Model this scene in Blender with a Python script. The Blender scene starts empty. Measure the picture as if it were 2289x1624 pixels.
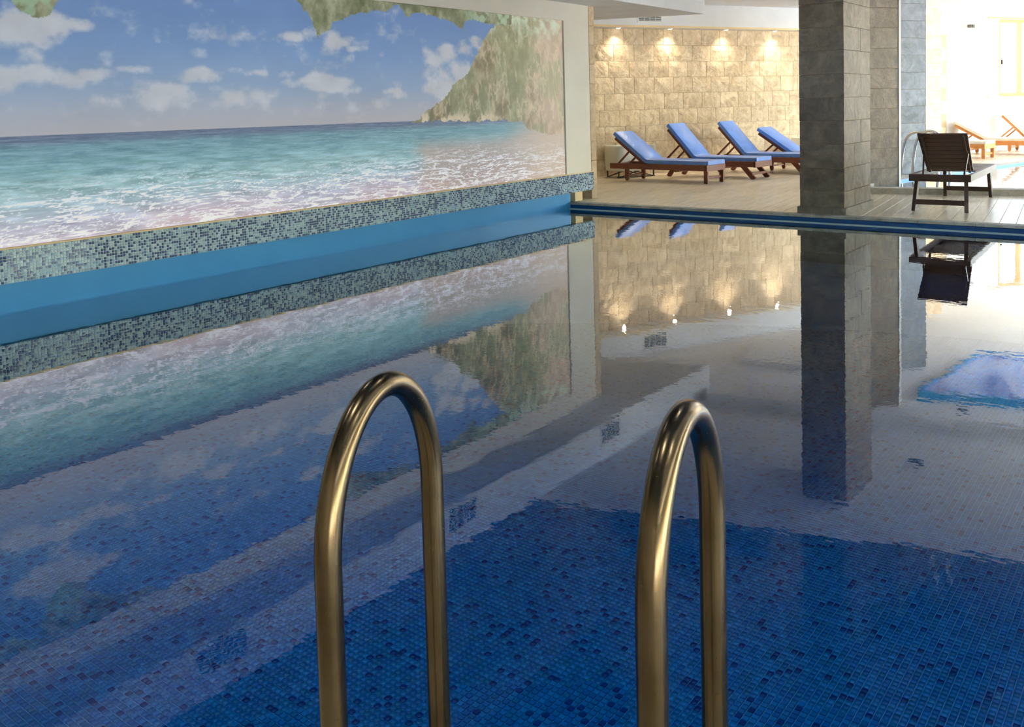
import bpy, bmesh, math, random
import numpy as np
from mathutils import Vector, Matrix

random.seed(7)
rng = np.random.default_rng(11)
scene = bpy.context.scene
col = scene.collection
PI = math.pi

# ------------------------------------------------------------------ camera
cd = bpy.data.cameras.new('camera')
cam = bpy.data.objects.new('camera', cd)
col.objects.link(cam)
PITCH, ROLL, YAW, EYE = 0.0574, -0.02631, -0.66147, 1.54583
fwd = Vector((math.sin(YAW) * math.cos(PITCH), math.cos(YAW) * math.cos(PITCH), -math.sin(PITCH)))
rgt = Vector((math.cos(YAW), -math.sin(YAW), 0))
upv = rgt.cross(fwd)
r2 = math.cos(ROLL) * rgt + math.sin(ROLL) * upv
u2 = -math.sin(ROLL) * rgt + math.cos(ROLL) * upv
m = Matrix.Identity(4)
for i in range(3):
    m[i][0], m[i][1], m[i][2] = r2[i], u2[i], -fwd[i]
m[2][3] = EYE
cam.matrix_world = m
cd.sensor_fit = 'HORIZONTAL'
cd.sensor_width = 36.0
cd.lens = 2000.0 / 2289.0 * 36.0
cd.shift_y = -(812.0 - 357.68) / 2289.0
cd.clip_start = 0.05
cd.clip_end = 200
scene.camera = cam

# ------------------------------------------------------------------ world, sun, exposure
world = bpy.data.worlds.new('world')
scene.world = world
world.use_nodes = True
wn = world.node_tree.nodes
wl = world.node_tree.links
bg = wn['Background']
sky = wn.new('ShaderNodeTexSky')
sky.sky_type = 'NISHITA'
sky.sun_disc = False
sky.air_density = 1.0
sky.dust_density = 0.5
sky.ozone_density = 1.0
SUN_AZ, SUN_EL = math.radians(62), math.radians(36)
sundir = Vector((math.sin(SUN_AZ) * math.cos(SUN_EL), math.cos(SUN_AZ) * math.cos(SUN_EL), math.sin(SUN_EL)))
sky.sun_elevation = SUN_EL
sky.sun_rotation = SUN_AZ
wl.new(sky.outputs[0], bg.inputs[0])
bg.inputs[1].default_value = 1.7
sl = bpy.data.lights.new('sun', 'SUN')
sl.energy = 180.0
sl.angle = 0.02
sl.color = (1.0, 0.95, 0.86)
so = bpy.data.objects.new('sun', sl)
so.rotation_euler = sundir.to_track_quat('Z', 'Y').to_euler()
so.location = (12, 20, 12)
col.objects.link(so)
vs = scene.view_settings
vs.view_transform = 'Standard'
vs.look = 'None'
vs.exposure = 0.2
vs.gamma = 1.0
vs.use_curve_mapping = False
cy = scene.cycles
cy.use_denoising = True
cy.max_bounces = 8
cy.diffuse_bounces = 4
cy.glossy_bounces = 4
cy.transmission_bounces = 4
cy.transparent_max_bounces = 12
cy.caustics_reflective = False
cy.caustics_refractive = False
cy.sample_clamp_indirect = 6.0
cy.use_adaptive_sampling = True
cy.adaptive_threshold = 0.05

# ------------------------------------------------------------------ sizes
X0 = -7.6365            # plane of the mural wall
Y0 = 11.233             # far pool edge
ZD = 0.10               # deck height, water surface is z = 0
ZBT, ZBB = 0.521, 0.246 # mosaic band
ZMT = 2.84              # top of mural
ZS, ZC = 3.11, 3.65     # soffit, ceiling
PF = -0.50              # pool floor (as it appears)
Y_M1 = 11.14            # right end of mural
Y_W1 = 11.83

# ------------------------------------------------------------------ materials
def lin(r, g, b):
    f = lambda c: (c / 255 / 12.92) if c / 255 <= 0.04045 else ((c / 255 + 0.055) / 1.055) ** 2.4
    return (f(r), f(g), f(b), 1.0)

class M:
    """small node material builder"""
    def __init__(s, name, color=(128, 128, 128), rough=0.6, metal=0.0, spec=0.5):
        s.m = bpy.data.materials.new(name)
        s.m.use_nodes = True
        s.t = s.m.node_tree
        s.n = s.t.nodes
        s.b = s.n['Principled BSDF']
        s.b.inputs['Base Color'].default_value = lin(*color)
        s.b.inputs['Roughness'].default_value = rough
        s.b.inputs['Metallic'].default_value = metal
        s.b.inputs['Specular IOR Level'].default_value = spec
        s.out = s.n['Material Output']
        s._c = None
    def add(s, typ, **kw):
        n = s.n.new(typ)
        for k, v in kw.items():
            setattr(n, k, v)
        return n
    def link(s, a, b):
        s.t.links.new(a, b)
    def coord(s, scale=(1, 1, 1), kind='Object', rot=0.0):
        c = s.add('ShaderNodeTexCoord')
        mp = s.add('ShaderNodeMapping')
        mp.inputs['Scale'].default_value = scale
        mp.inputs['Rotation'].default_value = (0, 0, rot)
        s.link(c.outputs[kind], mp.inputs[0])
        return mp.outputs[0]
    def noise(s, vec, scale=5, detail=4, rough=0.55, dist=0.0):
        n = s.add('ShaderNodeTexNoise')
        n.inputs['Scale'].default_value = scale
        n.inputs['Detail'].default_value = detail
        n.inputs['Roughness'].default_value = rough
        n.inputs['Distortion'].default_value = dist
        s.link(vec, n.inputs['Vector'])
        return n.outputs['Fac']
    def ramp(s, fac, stops):
        r = s.add('ShaderNodeValToRGB')
        el = r.color_ramp.elements
        while len(el) < len(stops):
            el.new(0.5)
        for e, (p, c) in zip(el, stops):
            e.position = p
            e.color = lin(*c)
        s.link(fac, r.inputs[0])
        return r.outputs[0]
    def base(s, sock):
        s.link(sock, s.b.inputs['Base Color'])
    def mixc(s, fac, a, b, mode='MIX'):
        n = s.add('ShaderNodeMix', data_type='RGBA', blend_type=mode)
        for sock, v in ((n.inputs[0], fac), (n.inputs[6], a), (n.inputs[7], b)):
            if hasattr(v, 'links'):
                s.link(v, sock)
            else:
                sock.default_value = v
        return n.outputs[2]
    def bump(s, h, strength=0.3, dist=0.01):
        n = s.add('ShaderNodeBump')
        n.inputs['Strength'].default_value = strength
        n.inputs['Distance'].default_value = dist
        s.link(h, n.inputs['Height'])
        s.link(n.outputs[0], s.b.inputs['Normal'])
        return n
    def math(s, op, a, b=None):
        n = s.add('ShaderNodeMath', operation=op)
        for sock, v in zip(n.inputs, (a, b)):
            if v is None:
                continue
            if hasattr(v, 'links'):
                s.link(v, sock)
            else:
                sock.default_value = v
        return n.outputs[0]

MAT = {}
def plaster(name, c, rough=0.75, var=6):
    k = M(name, c, rough, spec=0.3)
    v = k.coord()
    n = k.noise(v, 1.3, 5)
    k.base(k.ramp(n, [(0.3, tuple(max(0, x - var) for x in c)), (0.7, tuple(min(255, x + var) for x in c))]))
    k.bump(k.noise(v, 60, 3), 0.08, 0.004)
    MAT[name] = k.m
    return k
plaster('beige_plaster', (226, 220, 208))
plaster('white_plaster', (236, 236, 234))
plaster('ceiling_white', (242, 243, 244))
plaster('pool_blue_plaster', (58, 138, 190), 0.45)
plaster('cream', (230, 205, 160), 0.7)

def stone(name, a, b, c, bump=0.5):
    k = M(name, b, 0.72, spec=0.35)
    v = k.coord(kind='Object')
    oi = k.add('ShaderNodeObjectInfo')
    off = k.add('ShaderNodeVectorMath', operation='SCALE')
    cmb = k.add('ShaderNodeCombineXYZ')
    for i in range(3):
        k.link(oi.outputs['Random'], cmb.inputs[i])
    k.link(cmb.outputs[0], off.inputs[0])
    off.inputs[3].default_value = 37.0
    add = k.add('ShaderNodeVectorMath', operation='ADD')
    k.link(v, add.inputs[0]); k.link(off.outputs[0], add.inputs[1])
    n1 = k.noise(add.outputs[0], 3.2, 6, 0.6, 1.4)
    n2 = k.noise(add.outputs[0], 11, 5, 0.65, 0.6)
    mixf = k.math('ADD', k.math('MULTIPLY', n1, 0.65), k.math('MULTIPLY', n2, 0.35))
    cc = k.ramp(mixf, [(0.34, a), (0.5, b), (0.64, c)])
    hv = k.add('ShaderNodeHueSaturation')
    k.link(k.math('ADD', 0.9, k.math('MULTIPLY', oi.outputs['Random'], 0.2)), hv.inputs['Value'])
    k.link(cc, hv.inputs['Color'])
    k.base(hv.outputs[0])
    k.bump(mixf, bump, 0.05)
    MAT[name] = k.m
stone('wall_stone', (182, 160, 132), (214, 192, 160), (234, 216, 188), 0.8)
stone('column_stone', (96, 88, 78), (120, 110, 97), (142, 132, 117), 0.5)
stone('strip_stone', (168, 146, 118), (192, 170, 140), (210, 190, 162), 0.3)
stone('grey_stone', (106, 109, 110), (130, 133, 134), (150, 153, 154), 0.35)
stone('coping_stone', (150, 144, 132), (180, 174, 160), (202, 196, 184), 0.15)
MAT['joint'] = M('joint', (176, 156, 128), 0.9).m

k = M('deck_tile', (190, 175, 150), 0.3, spec=0.5)
v = k.coord((9, 0.9, 4))
oi = k.add('ShaderNodeObjectInfo')
g = k.noise(v, 3, 6, 0.6, 0.8)
c = k.ramp(g, [(0.3, (208, 190, 158)), (0.5, (234, 218, 188)), (0.7, (246, 234, 208))])
hv = k.add('ShaderNodeHueSaturation')
k.link(k.math('ADD', 0.92, k.math('MULTIPLY', oi.outputs['Random'], 0.16)), hv.inputs['Value'])
k.link(c, hv.inputs['Color']); k.base(hv.outputs[0])
k.bump(g, 0.12, 0.004)
MAT['deck_tile'] = k.m
# far deck, pieces too small to tell apart
k = M('deck_far', (190, 175, 150), 0.3)
v = k.coord((1, 1, 1), rot=math.radians(85))
br = k.add('ShaderNodeTexBrick')
br.inputs['Scale'].default_value = 1.0
br.inputs['Brick Width'].default_value = 0.9
br.inputs['Row Height'].default_value = 0.167
br.inputs['Mortar Size'].default_value = 0.004
br.inputs['Color1'].default_value = lin(222, 208, 184)
br.inputs['Color2'].default_value = lin(212, 196, 170)
br.inputs['Mortar'].default_value = lin(120, 108, 92)
k.link(v, br.inputs['Vector']); k.base(br.outputs['Color'])
MAT['deck_far'] = k.m
MAT['deck_joint'] = M('deck_joint', (110, 98, 82), 0.8).m

def wood(name, a, b, rough=0.45):
    k = M(name, a, rough)
    v = k.coord((2, 14, 14))
    n = k.noise(v, 3, 6, 0.6, 0.5)
    k.base(k.ramp(n, [(0.3, a), (0.7, b)]))
    k.bump(n, 0.12, 0.003)
    MAT[name] = k.m
wood('red_wood', (92, 48, 34), (128, 72, 50))
wood('dark_wood', (52, 34, 28), (74, 50, 42), 0.5)
wood('amber_wood', (170, 104, 52), (206, 140, 80))
wood('window_wood', (164, 110, 58), (196, 138, 82))

def fabric(name, c, rough=0.42):
    k = M(name, c, rough, spec=0.5)
    v = k.coord()
    n = k.noise(v, 5, 4)
    k.base(k.ramp(n, [(0.3, tuple(int(x * 0.93) for x in c)), (0.7, tuple(min(255, int(x * 1.06)) for x in c))]))
    k.bump(k.noise(v, 9, 3, 0.5, 1.0), 0.25, 0.02)
    MAT[name] = k.m
fabric('blue_vinyl', (94, 138, 216), 0.34)
fabric('cream_vinyl', (236, 230, 214), 0.5)
MAT['dark_metal'] = M('dark_metal', (52, 44, 38), 0.5, 0.6).m
MAT['white_plastic'] = M('white_plastic', (226, 224, 210), 0.4).m
MAT['white_metal'] = M('white_metal', (238, 238, 232), 0.35).m
MAT['grille_dark'] = M('grille_dark', (70, 72, 74), 0.6).m
MAT['black_plastic'] = M('black_plastic', (40, 34, 30), 0.5).m
MAT['steel'] = M('steel', (205, 205, 205), 0.2, 1.0).m

k = M('bronze_metal', (96, 80, 56), 0.24, 1.0)
v = k.coord((1, 1, 1))
n = k.noise(v, 140, 3)
k.link(k.math('ADD', 0.19, k.math('MULTIPLY', n, 0.12)), k.b.inputs['Roughness'])
n2 = k.noise(v, 7, 4)
k.base(k.ramp(n2, [(0.3, (86, 72, 50)), (0.7, (108, 92, 68))]))
MAT['bronze_metal'] = k.m

def tile_mat(name, attr, rough=0.25):
    k = M(name, (60, 110, 150), rough)
    if attr:
        a = k.add('ShaderNodeAttribute', attribute_name='tile_colour')
        k.base(a.outputs['Color'])
    else:
        oi = k.add('ShaderNodeObjectInfo')
        k.base(oi.outputs['Color'])
    MAT[name] = k.m
tile_mat('tile_joined', True)
tile_mat('tile_single', False)
MAT['pool_grout'] = M('pool_grout', (110, 188, 220), 0.7).m
MAT['band_grout'] = M('band_grout', (196, 208, 204), 0.7).m

# mosaic too far away to tell the tiles apart
k = M('far_mosaic', (30, 90, 140), 0.3)
v = k.coord((40, 40, 40))
sep = k.add('ShaderNodeSeparateXYZ'); k.link(v, sep.inputs[0])
fl = k.add('ShaderNodeVectorMath', operation='FLOOR'); k.link(v, fl.inputs[0])
wnz = k.add('ShaderNodeTexWhiteNoise', noise_dimensions='3D'); k.link(fl.outputs[0], wnz.inputs['Vector'])
tc = k.ramp(wnz.outputs['Value'], [(0.0, (5, 68, 144)), (0.07, (6, 120, 188)), (0.5, (10, 132, 198)), (1.0, (14, 142, 204))])
gx = k.math('LESS_THAN', k.math('ABSOLUTE', k.math('SUBTRACT', k.math('FRACT', sep.outputs[0]), 0.5)), 0.468)
gy = k.math('LESS_THAN', k.math('ABSOLUTE', k.math('SUBTRACT', k.math('FRACT', sep.outputs[1]), 0.5)), 0.468)
k.base(k.mixc(k.math('MULTIPLY', gx, gy), lin(110, 188, 220), tc))
MAT['far_mosaic'] = k.m
MAT['edge_blue'] = M('edge_blue', (14, 72, 128), 0.3).m
MAT['pale_ledge'] = M('pale_ledge', (190, 208, 206), 0.4).m
MAT['kid_pool_blue'] = M('kid_pool_blue', (40, 130, 205), 0.4).m

def water(name, tint, s1, b1):
    mt = bpy.data.materials.new(name)
    mt.use_nodes = True
    t = mt.node_tree; n = t.nodes; n.remove(n['Principled BSDF'])
    tr = n.new('ShaderNodeBsdfTransparent'); tr.inputs[0].default_value = lin(*tint)
    gl = n.new('ShaderNodeBsdfGlossy'); gl.inputs['Roughness'].default_value = 0.0
    gl.inputs['Color'].default_value = (0.93, 0.97, 1, 1)
    fr = n.new('ShaderNodeFresnel'); fr.inputs[0].default_value = 1.38
    mx = n.new('ShaderNodeMixShader')
    tc = n.new('ShaderNodeTexCoord')
    mp = n.new('ShaderNodeMapping'); mp.inputs['Rotation'].default_value = (0, 0, 0.6)
    mp.inputs['Scale'].default_value = (1, 1.6, 1)
    n1 = n.new('ShaderNodeTexNoise'); n1.inputs['Scale'].default_value = s1; n1.inputs['Detail'].default_value = 2
    n2 = n.new('ShaderNodeTexNoise'); n2.inputs['Scale'].default_value = s1 * 0.16; n2.inputs['Detail'].default_value = 1
    b = n.new('ShaderNodeBump'); b.inputs['Strength'].default_value = 1.0; b.inputs['Distance'].default_value = b1
    c = n.new('ShaderNodeBump'); c.inputs['Strength'].default_value = 1.0; c.inputs['Distance'].default_value = b1 * 3.0
    L = t.links.new
    L(tc.outputs['Object'], mp.inputs[0]); L(mp.outputs[0], n1.inputs['Vector']); L(mp.outputs[0], n2.inputs['Vector'])
    L(n2.outputs['Fac'], c.inputs['Height']); L(n1.outputs['Fac'], b.inputs['Height']); L(c.outputs[0], b.inputs['Normal'])
    L(b.outputs[0], gl.inputs['Normal']); L(b.outputs[0], fr.inputs['Normal'])
    rp = n.new('ShaderNodeValToRGB')
    el = rp.color_ramp.elements
    st = [(0.0, 0.0), (0.03, 0.03), (0.06, 0.075), (0.11, 0.25), (0.24, 0.55), (0.45, 0.82), (1.0, 1.0)]
    while len(el) < len(st):
        el.new(0.5)
    for e_, (p_, v_) in zip(el, st):
        e_.position = p_; e_.color = (v_, v_, v_, 1)
    L(fr.outputs[0], rp.inputs[0]); L(rp.outputs[0], mx.inputs[0]); L(tr.outputs[0], mx.inputs[1]); L(gl.outputs[0], mx.inputs[2])
    L(mx.outputs[0], n['Material Output'].inputs[0])
    MAT[name] = mt
water('pool_water', (176, 226, 246), 9.0, 0.0003)
water('kid_water', (190, 230, 246), 6.0, 0.0008)

def glossy_film(name, c, spec):
    k = M(name, c, 0.03, 0.0)
    k.b.inputs['IOR'].default_value = spec
    MAT[name] = k.m
glossy_film('stretch_film', (46, 74, 104), 1.9)
glossy_film('stretch_film_blue', (26, 104, 200), 1.5)

# ------------------------------------------------------------------ mesh helpers
def mesh_obj(name, verts, faces, mat=None, parent=None, smooth=False):
    me = bpy.data.meshes.new(name)
    me.from_pydata([tuple(v) for v in verts], [], [tuple(f) for f in faces])
    me.update()
    if smooth:
        me.polygons.foreach_set('use_smooth', [True] * len(me.polygons))
    o = bpy.data.objects.new(name, me)
    col.objects.link(o)
    if mat:
        me.materials.append(MAT[mat])
    if parent:
        o.parent = parent
    return o

class MB:
    def __init__(s):
        s.v = []; s.f = []
    def _add(s, vs, fs):
        o = len(s.v)
        s.v += [tuple(v) for v in vs]
        s.f += [tuple(i + o for i in f) for f in fs]
        return s
    def box(s, x0, x1, y0, y1, z0, z1, b=0.0):
        if b <= 0:
            vs = [(x, y, z) for z in (z0, z1) for y in (y0, y1) for x in (x0, x1)]
            fs = [(0, 2, 3, 1), (4, 5, 7, 6), (0, 1, 5, 4), (2, 6, 7, 3), (0, 4, 6, 2), (1, 3, 7, 5)]
            return s._add(vs, fs)
        bm = bmesh.new()
        r = bmesh.ops.create_cube(bm, size=1)
        for v in bm.verts:
            v.co = Vector((x0 + (v.co.x + .5) * (x1 - x0), y0 + (v.co.y + .5) * (y1 - y0), z0 + (v.co.z + .5) * (z1 - z0)))
        bmesh.ops.bevel(bm, geom=bm.edges[:], offset=b, segments=1, affect='EDGES', clamp_overlap=True)
        bm.verts.index_update()
        s._add([v.co[:] for v in bm.verts], [[v.index for v in f.verts] for f in bm.faces])
        bm.free()
        return s
    def prism(s, poly, z0, z1):
        n = len(poly)
        a = sum(poly[i][0] * poly[(i + 1) % n][1] - poly[(i + 1) % n][0] * poly[i][1] for i in range(n))
        if a < 0:
            poly = poly[::-1]
        vs = [(x, y, z0) for x, y in poly] + [(x, y, z1) for x, y in poly]
        fs = [tuple(range(n))[::-1], tuple(range(n, 2 * n))] + [(i, (i + 1) % n, n + (i + 1) % n, n + i) for i in range(n)]
        return s._add(vs, fs)
    def bar(s, p, q, w, h, up=(0, 0, 1)):
        p = Vector(p); q = Vector(q); d = (q - p).normalized()
        a = d.cross(Vector(up))
        if a.length < 1e-4:
            a = d.cross(Vector((1, 0, 0)))
        a.normalize(); b = a.cross(d)
        vs = [t + a * sx * w / 2 + b * sy * h / 2 for t in (p, q) for sx, sy in ((-1, -1), (1, -1), (1, 1), (-1, 1))]
        fs = [(0, 1, 2, 3), (7, 6, 5, 4)] + [(i, i + 4, (i + 1) % 4 + 4, (i + 1) % 4) for i in range(4)]
        return s._add(vs, fs)
    def tube(s, pts, r, n=20, caps=True):
        pts = [Vector(p) for p in pts]
        rings = []
        ref = None
        for i, p in enumerate(pts):
            d = (pts[min(i + 1, len(pts) - 1)] - pts[max(i - 1, 0)]).normalized()
            if ref is None:
                ref = d.orthogonal().normalized()
            ref = (ref - d * ref.dot(d)).normalized()
            b = d.cross(ref)
            rr = r[i] if isinstance(r, (list, tuple)) else r
            rings.append([p + (ref * math.cos(2 * PI * k / n) + b * math.sin(2 * PI * k / n)) * rr for k in range(n)])
        vs = [v for ring in rings for v in ring]
        fs = []
        for i in range(len(rings) - 1):
            for k in range(n):
                a, c = i * n + k, i * n + (k + 1) % n
                fs.append((a, c, c + n, a + n))
        if caps:
            fs.append(tuple(range(n))[::-1]); fs.append(tuple(range((len(rings) - 1) * n, len(rings) * n)))
        return s._add(vs, fs)
    def build(s, name, mat, parent=None, smooth=False, loc=None):
        o = mesh_obj(name, s.v, s.f, mat, parent, smooth)
        if loc:
            o.location = loc
        return o

def tag(o, label=None, cat=None, group=None, kind=None):
    if label: o['label'] = label
    if cat: o['category'] = cat
    if group: o['group'] = group
    if kind: o['kind'] = kind
    return o
def empty(name, loc=(0, 0, 0), rz=0.0):
    o = bpy.data.objects.new(name, None)
    o.empty_display_size = 0.1
    o.location = loc
    o.rotation_euler = (0, 0, rz)
    col.objects.link(o)
    return o
def struct(o, label, cat=None):
    return tag(o, label, cat, kind='structure')
def autosmooth(o, ang=0.6):
    me = o.data
    me.polygons.foreach_set('use_smooth', [True] * len(me.polygons))
    try:
        me.set_sharp_from_angle(angle=ang)
    except Exception:
        pass
    return o

# ------------------------------------------------------------------ value noise for the printed mural
def vnoise(x, y, seed):
    r = np.random.default_rng(seed)
    T = r.random((256, 256))
    xi = np.floor(x).astype(int); yi = np.floor(y).astype(int)
    xf = x - xi; yf = y - yi
    xf = xf * xf * (3 - 2 * xf); yf = yf * yf * (3 - 2 * yf)
    g = lambda a, b: T[a & 255, b & 255]
    return (g(xi, yi) * (1 - xf) + g(xi + 1, yi) * xf) * (1 - yf) + (g(xi, yi + 1) * (1 - xf) + g(xi + 1, yi + 1) * xf) * yf
def fbm(x, y, seed, octv=5, gain=0.5):
    a = 1.0; t = 0.0; s = 0.0
    for i in range(octv):
        t = t + a * vnoise(x * 2 ** i + 13.7 * i, y * 2 ** i + 7.1 * i, seed + i)
        s += a; a *= gain
    return t / s
def sstep(a, b, x):
    t = np.clip((x - a) / (b - a), 0, 1)
    return t * t * (3 - 2 * t)
def stops(x, st):
    xs = [q[0] for q in st]
    return np.stack([np.interp(x, xs, [q[1][i] for q in st]) for i in range(3)], -1)
def lerp(a, b, f):
    return a + (np.asarray(b, float) - a) * f[..., None]
def inpoly(px, py, poly):
    c = np.zeros(px.shape, bool)
    n = len(poly)
    for i in range(n):
        x1, y1 = poly[i]; x2, y2 = poly[(i + 1) % n]
        if y1 == y2:
            continue
        hit = ((y1 > py) != (y2 > py)) & (px < (x2 - x1) * (py - y1) / (y2 - y1) + x1)
        c ^= hit
    return c

def paint_mural(S, Z):
    """S runs along the wall, Z is height; returns sRGB 0..255"""
    H = 1.425
    c = stops((Z - H) / 1.4, [(0, (176, 172, 178)), (0.14, (164, 168, 180)), (0.3, (138, 156, 182)), (0.55, (112, 138, 178)), (0.8, (96, 124, 170)), (1.0, (92, 120, 170))])
    c += (fbm(S * 1.2, Z * 2.5, 3, 4)[..., None] - 0.5) * 14
    # clouds: (s, z, rs, rz, strength)
    clouds = [
        (3.25, 2.24, .30, .13, 1.0), (3.45, 2.30, .28, .16, 1.0), (3.62, 2.35, .2, .11, .9), (3.82, 2.36, .18, .06, .9), (3.38, 2.13, .16, .12, .7),
        (3.1, 1.86, .4, .10, 1.), (3.40, 1.91, .26, .11, 1.), (3.62, 1.89, .3, .09, .9), (3.95, 1.93, .26, .06, .8), (4.05, 1.86, .2, .05, .6),
        (4.95, 2.16, .2, .05, .9), (4.44, 1.99, .3, .04, .6), (5.05, 1.95, .34, .075, .95), (4.88, 1.93, .2, .06, .8), (5.3, 2.0, .3, .04, .6), (5.62, 1.98, .24, .035, .6),
        (4.52, 1.76, .34, .13, .7), (4.25, 1.70, .4, .09, .55), (4.76, 1.76, .2, .10, .6), (5.38, 1.78, .3, .13, .75), (5.7, 1.76, .3, .10, .7), (5.1, 1.70, .5, .08, .45),
        (6.0, 1.97, .22, .05, .8), (6.1, 1.89, .22, .06, .8), (6.42, 1.90, .32, .10, .95), (6.72, 1.86, .28, .09, .95), (6.92, 1.81, .2, .06, .8),
        (6.15, 2.38, .22, .06, .9), (6.40, 2.40, .22, .10, .95), (6.62, 2.32, .26, .13, .95), (6.88, 2.34, .24, .07, .9), (6.98, 2.28, .2, .05, .8),
        (8.30, 2.20, .26, .15, 1.), (8.55, 2.28, .3, .15, 1.), (8.9, 2.33, .3, .13, 1.), (9.15, 2.42, .22, .12, 1.), (8.42, 1.98, .34, .2, .95), (8.8, 2.08, .34, .18, 1.), (8.5, 1.76, .5, .16, .8), (8.2, 1.62, .5, .10, .6),
        (7.55, 1.79, .18, .04, .7), (7.72, 1.73, .26, .06, .8), (7.2, 1.62, .7, .08, .35), (3.5, 1.62, .9, .10, .35), (6.2, 1.62, .8, .09, .35)]
    d = np.zeros_like(S)
    wob = fbm(S * 4.2, Z * 6.0, 21, 5, 0.55) - 0.5
    for (a, b, ra, rb, w) in clouds:
        q = 1 - ((S - a) / (ra * 1.15)) ** 2 - ((Z - b) / (rb * 1.25)) ** 2
        d = np.maximum(d, w * np.clip(q, -1, 1))
    den = sstep(0.16, 0.95, d + wob * 2.0)
    lit = 188 + 30 * (fbm(S * 5, Z * 7 - 0.6, 31, 4) - 0.35)
    cl = np.stack([lit + 6, lit + 2, lit + 4], -1)
    c = c + (cl - c) * (den * 0.8)[..., None]
    c = lerp(c, (176, 172, 176), 0.55 * (1 - sstep(0.0, 0.22, Z - H)))
    # sea
    zz = np.clip((H - Z) / (H - 0.535), 0, 1)
    sea = stops(zz, [(0, (96, 106, 130)), (0.05, (100, 114, 136)), (0.11, (110, 144, 158)), (0.3, (128, 168, 178)), (0.5, (146, 182, 190)), (0.68, (162, 186, 202)), (0.84, (180, 182, 206)), (1, (192, 184, 204))])
    wsc = 1.0 / (zz + 0.10)
    n1 = fbm(S * 3.2 * np.sqrt(wsc), 9.0 * np.log(zz + 0.08), 41, 5, 0.6)
    sea += ((n1 - 0.5) * 90 * (0.5 + 0.5 * zz))[..., None]
    n2 = fbm(S * 5.0, 30.0 * np.log(zz + 0.12), 43, 4, 0.6)
    sea += ((n2 - 0.5) * 60)[..., None]
    dark = sstep(0.62, 0.8, fbm(S * 4.5, Z * 26, 47, 4)) * sstep(0.06, 0.2, zz) * (1 - sstep(0.4, 0.7, zz))
    sea = lerp(sea, (92, 130, 150), dark * 0.5)
    sand = sstep(0.42, 0.62, fbm(S * 1.1, Z * 3.2, 55, 4)) * sstep(0.62, 0.95, zz)
    sea = lerp(sea, (198, 172, 184), sand * 0.55)
    # brown reflection of the cliff, right
    shade = sstep(7.75, 8.15, S + 0.35 * (fbm(S * 2, Z * 6, 61, 3) - 0.5) + 0.25 * (Z - 0.9)) * sstep(0.18, 0.46, zz + 0.12 * sstep(9.4, 10.6, S))
    sea = lerp(sea, (178, 156, 150), shade * 0.75)
    far = sstep(9.6, 10.7, S)
    sea = lerp(sea, (194, 176, 164), far * 0.8)
    # foam streaks, whitened further to carry the backlight glow low down
    wx = S * 2.6 + 1.6 * fbm(S * 1.3, Z * 4, 66, 3)
    wz = 17.0 * np.log(zz + 0.2) + 0.9 * fbm(S * 0.8, Z * 0.5, 67, 2) * 2
    rd = 1 - np.abs(2 * fbm(wx, wz * 1.25, 71, 4, 0.5) - 1) * 3.6
    rd2 = 1 - np.abs(2 * fbm(wx * 2.1 + 5, wz * 1.9, 77, 4, 0.55) - 1) * 4.2
    foam = np.maximum(sstep(0.58, 0.92, rd), 0.8 * sstep(0.62, 0.95, rd2))
    fm = foam * sstep(0.28, 0.75, zz + 0.25 * (fbm(S * 0.9, Z * 2, 81, 3) - 0.5)) * (1 - 0.45 * far)
    sea = lerp(sea, (238, 238, 250), np.clip(fm * 1.15, 0, 1))
    fine = sstep(0.6, 0.85, fbm(S * 7, wz * 3.5, 91, 4)) * sstep(0.1, 0.5, zz)
    sea = lerp(sea, (206, 222, 228), fine * 0.4)
    c = np.where((Z < H)[..., None], sea, c)
    # cliffs
    wS = S + 0.10 * (fbm(S * 6, Z * 6, 101, 4) - 0.5) + 0.05 * (fbm(S * 22, Z * 22, 103, 3) - 0.5)
    wZ = Z + 0.10 * (fbm(S * 6, Z * 6, 107, 4) - 0.5) + 0.05 * (fbm(S * 22, Z * 22, 109, 3) - 0.5)
    tex = fbm(S * 9, Z * 7, 113, 5, 0.6)
    streak = 1 - np.abs(2 * fbm(S * 6.5 + 0.4 * Z, Z * 2.2, 117, 5, 0.6) - 1) * 5.5
    streak = sstep(0.4, 0.95, streak)
    isle = inpoly(wS, wZ, [(7.86, 1.425), (8.17, 1.56), (8.51, 1.71), (8.69, 1.87), (8.96, 2.07), (9.2, 2.34), (9.42, 2.62), (9.85, 2.82), (9.9, 3.2), (12, 3.2), (12, 1.12), (11.07, 1.14), (10.2, 1.24), (10.1, 1.37), (8.93, 1.40)])
    ic = stops(tex, [(0.3, (104, 96, 74)), (0.5, (138, 126, 102)), (0.7, (172, 158, 134))])
    ic = lerp(ic, (200, 178, 164), 0.65 * sstep(9.9, 10.8, S))
    ic = lerp(ic, (132, 142, 110), 0.5 * sstep(0.5, 0.7, fbm(S * 2.5, Z * 2.0, 119, 3)))
    ic = lerp(ic, (206, 192, 168), streak * 0.55)
    ic = lerp(ic, (196, 214, 196), 0.75 * sstep(2.45, 2.8, Z + 0.3 * (tex - 0.5)) * sstep(9.1, 9.6, S) * sstep(0.35, 0.6, fbm(S * 8, Z * 8, 123, 4)))  # mint highlights: backlight glow painted into the print at top right
    ic = lerp(ic, (206, 190, 164), (1 - sstep(1.44, 1.56, Z)) * sstep(0.45, 0.6, tex) * (1 - sstep(9.3, 9.8, S)))
    c = np.where(isle[..., None], ic, c)
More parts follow.
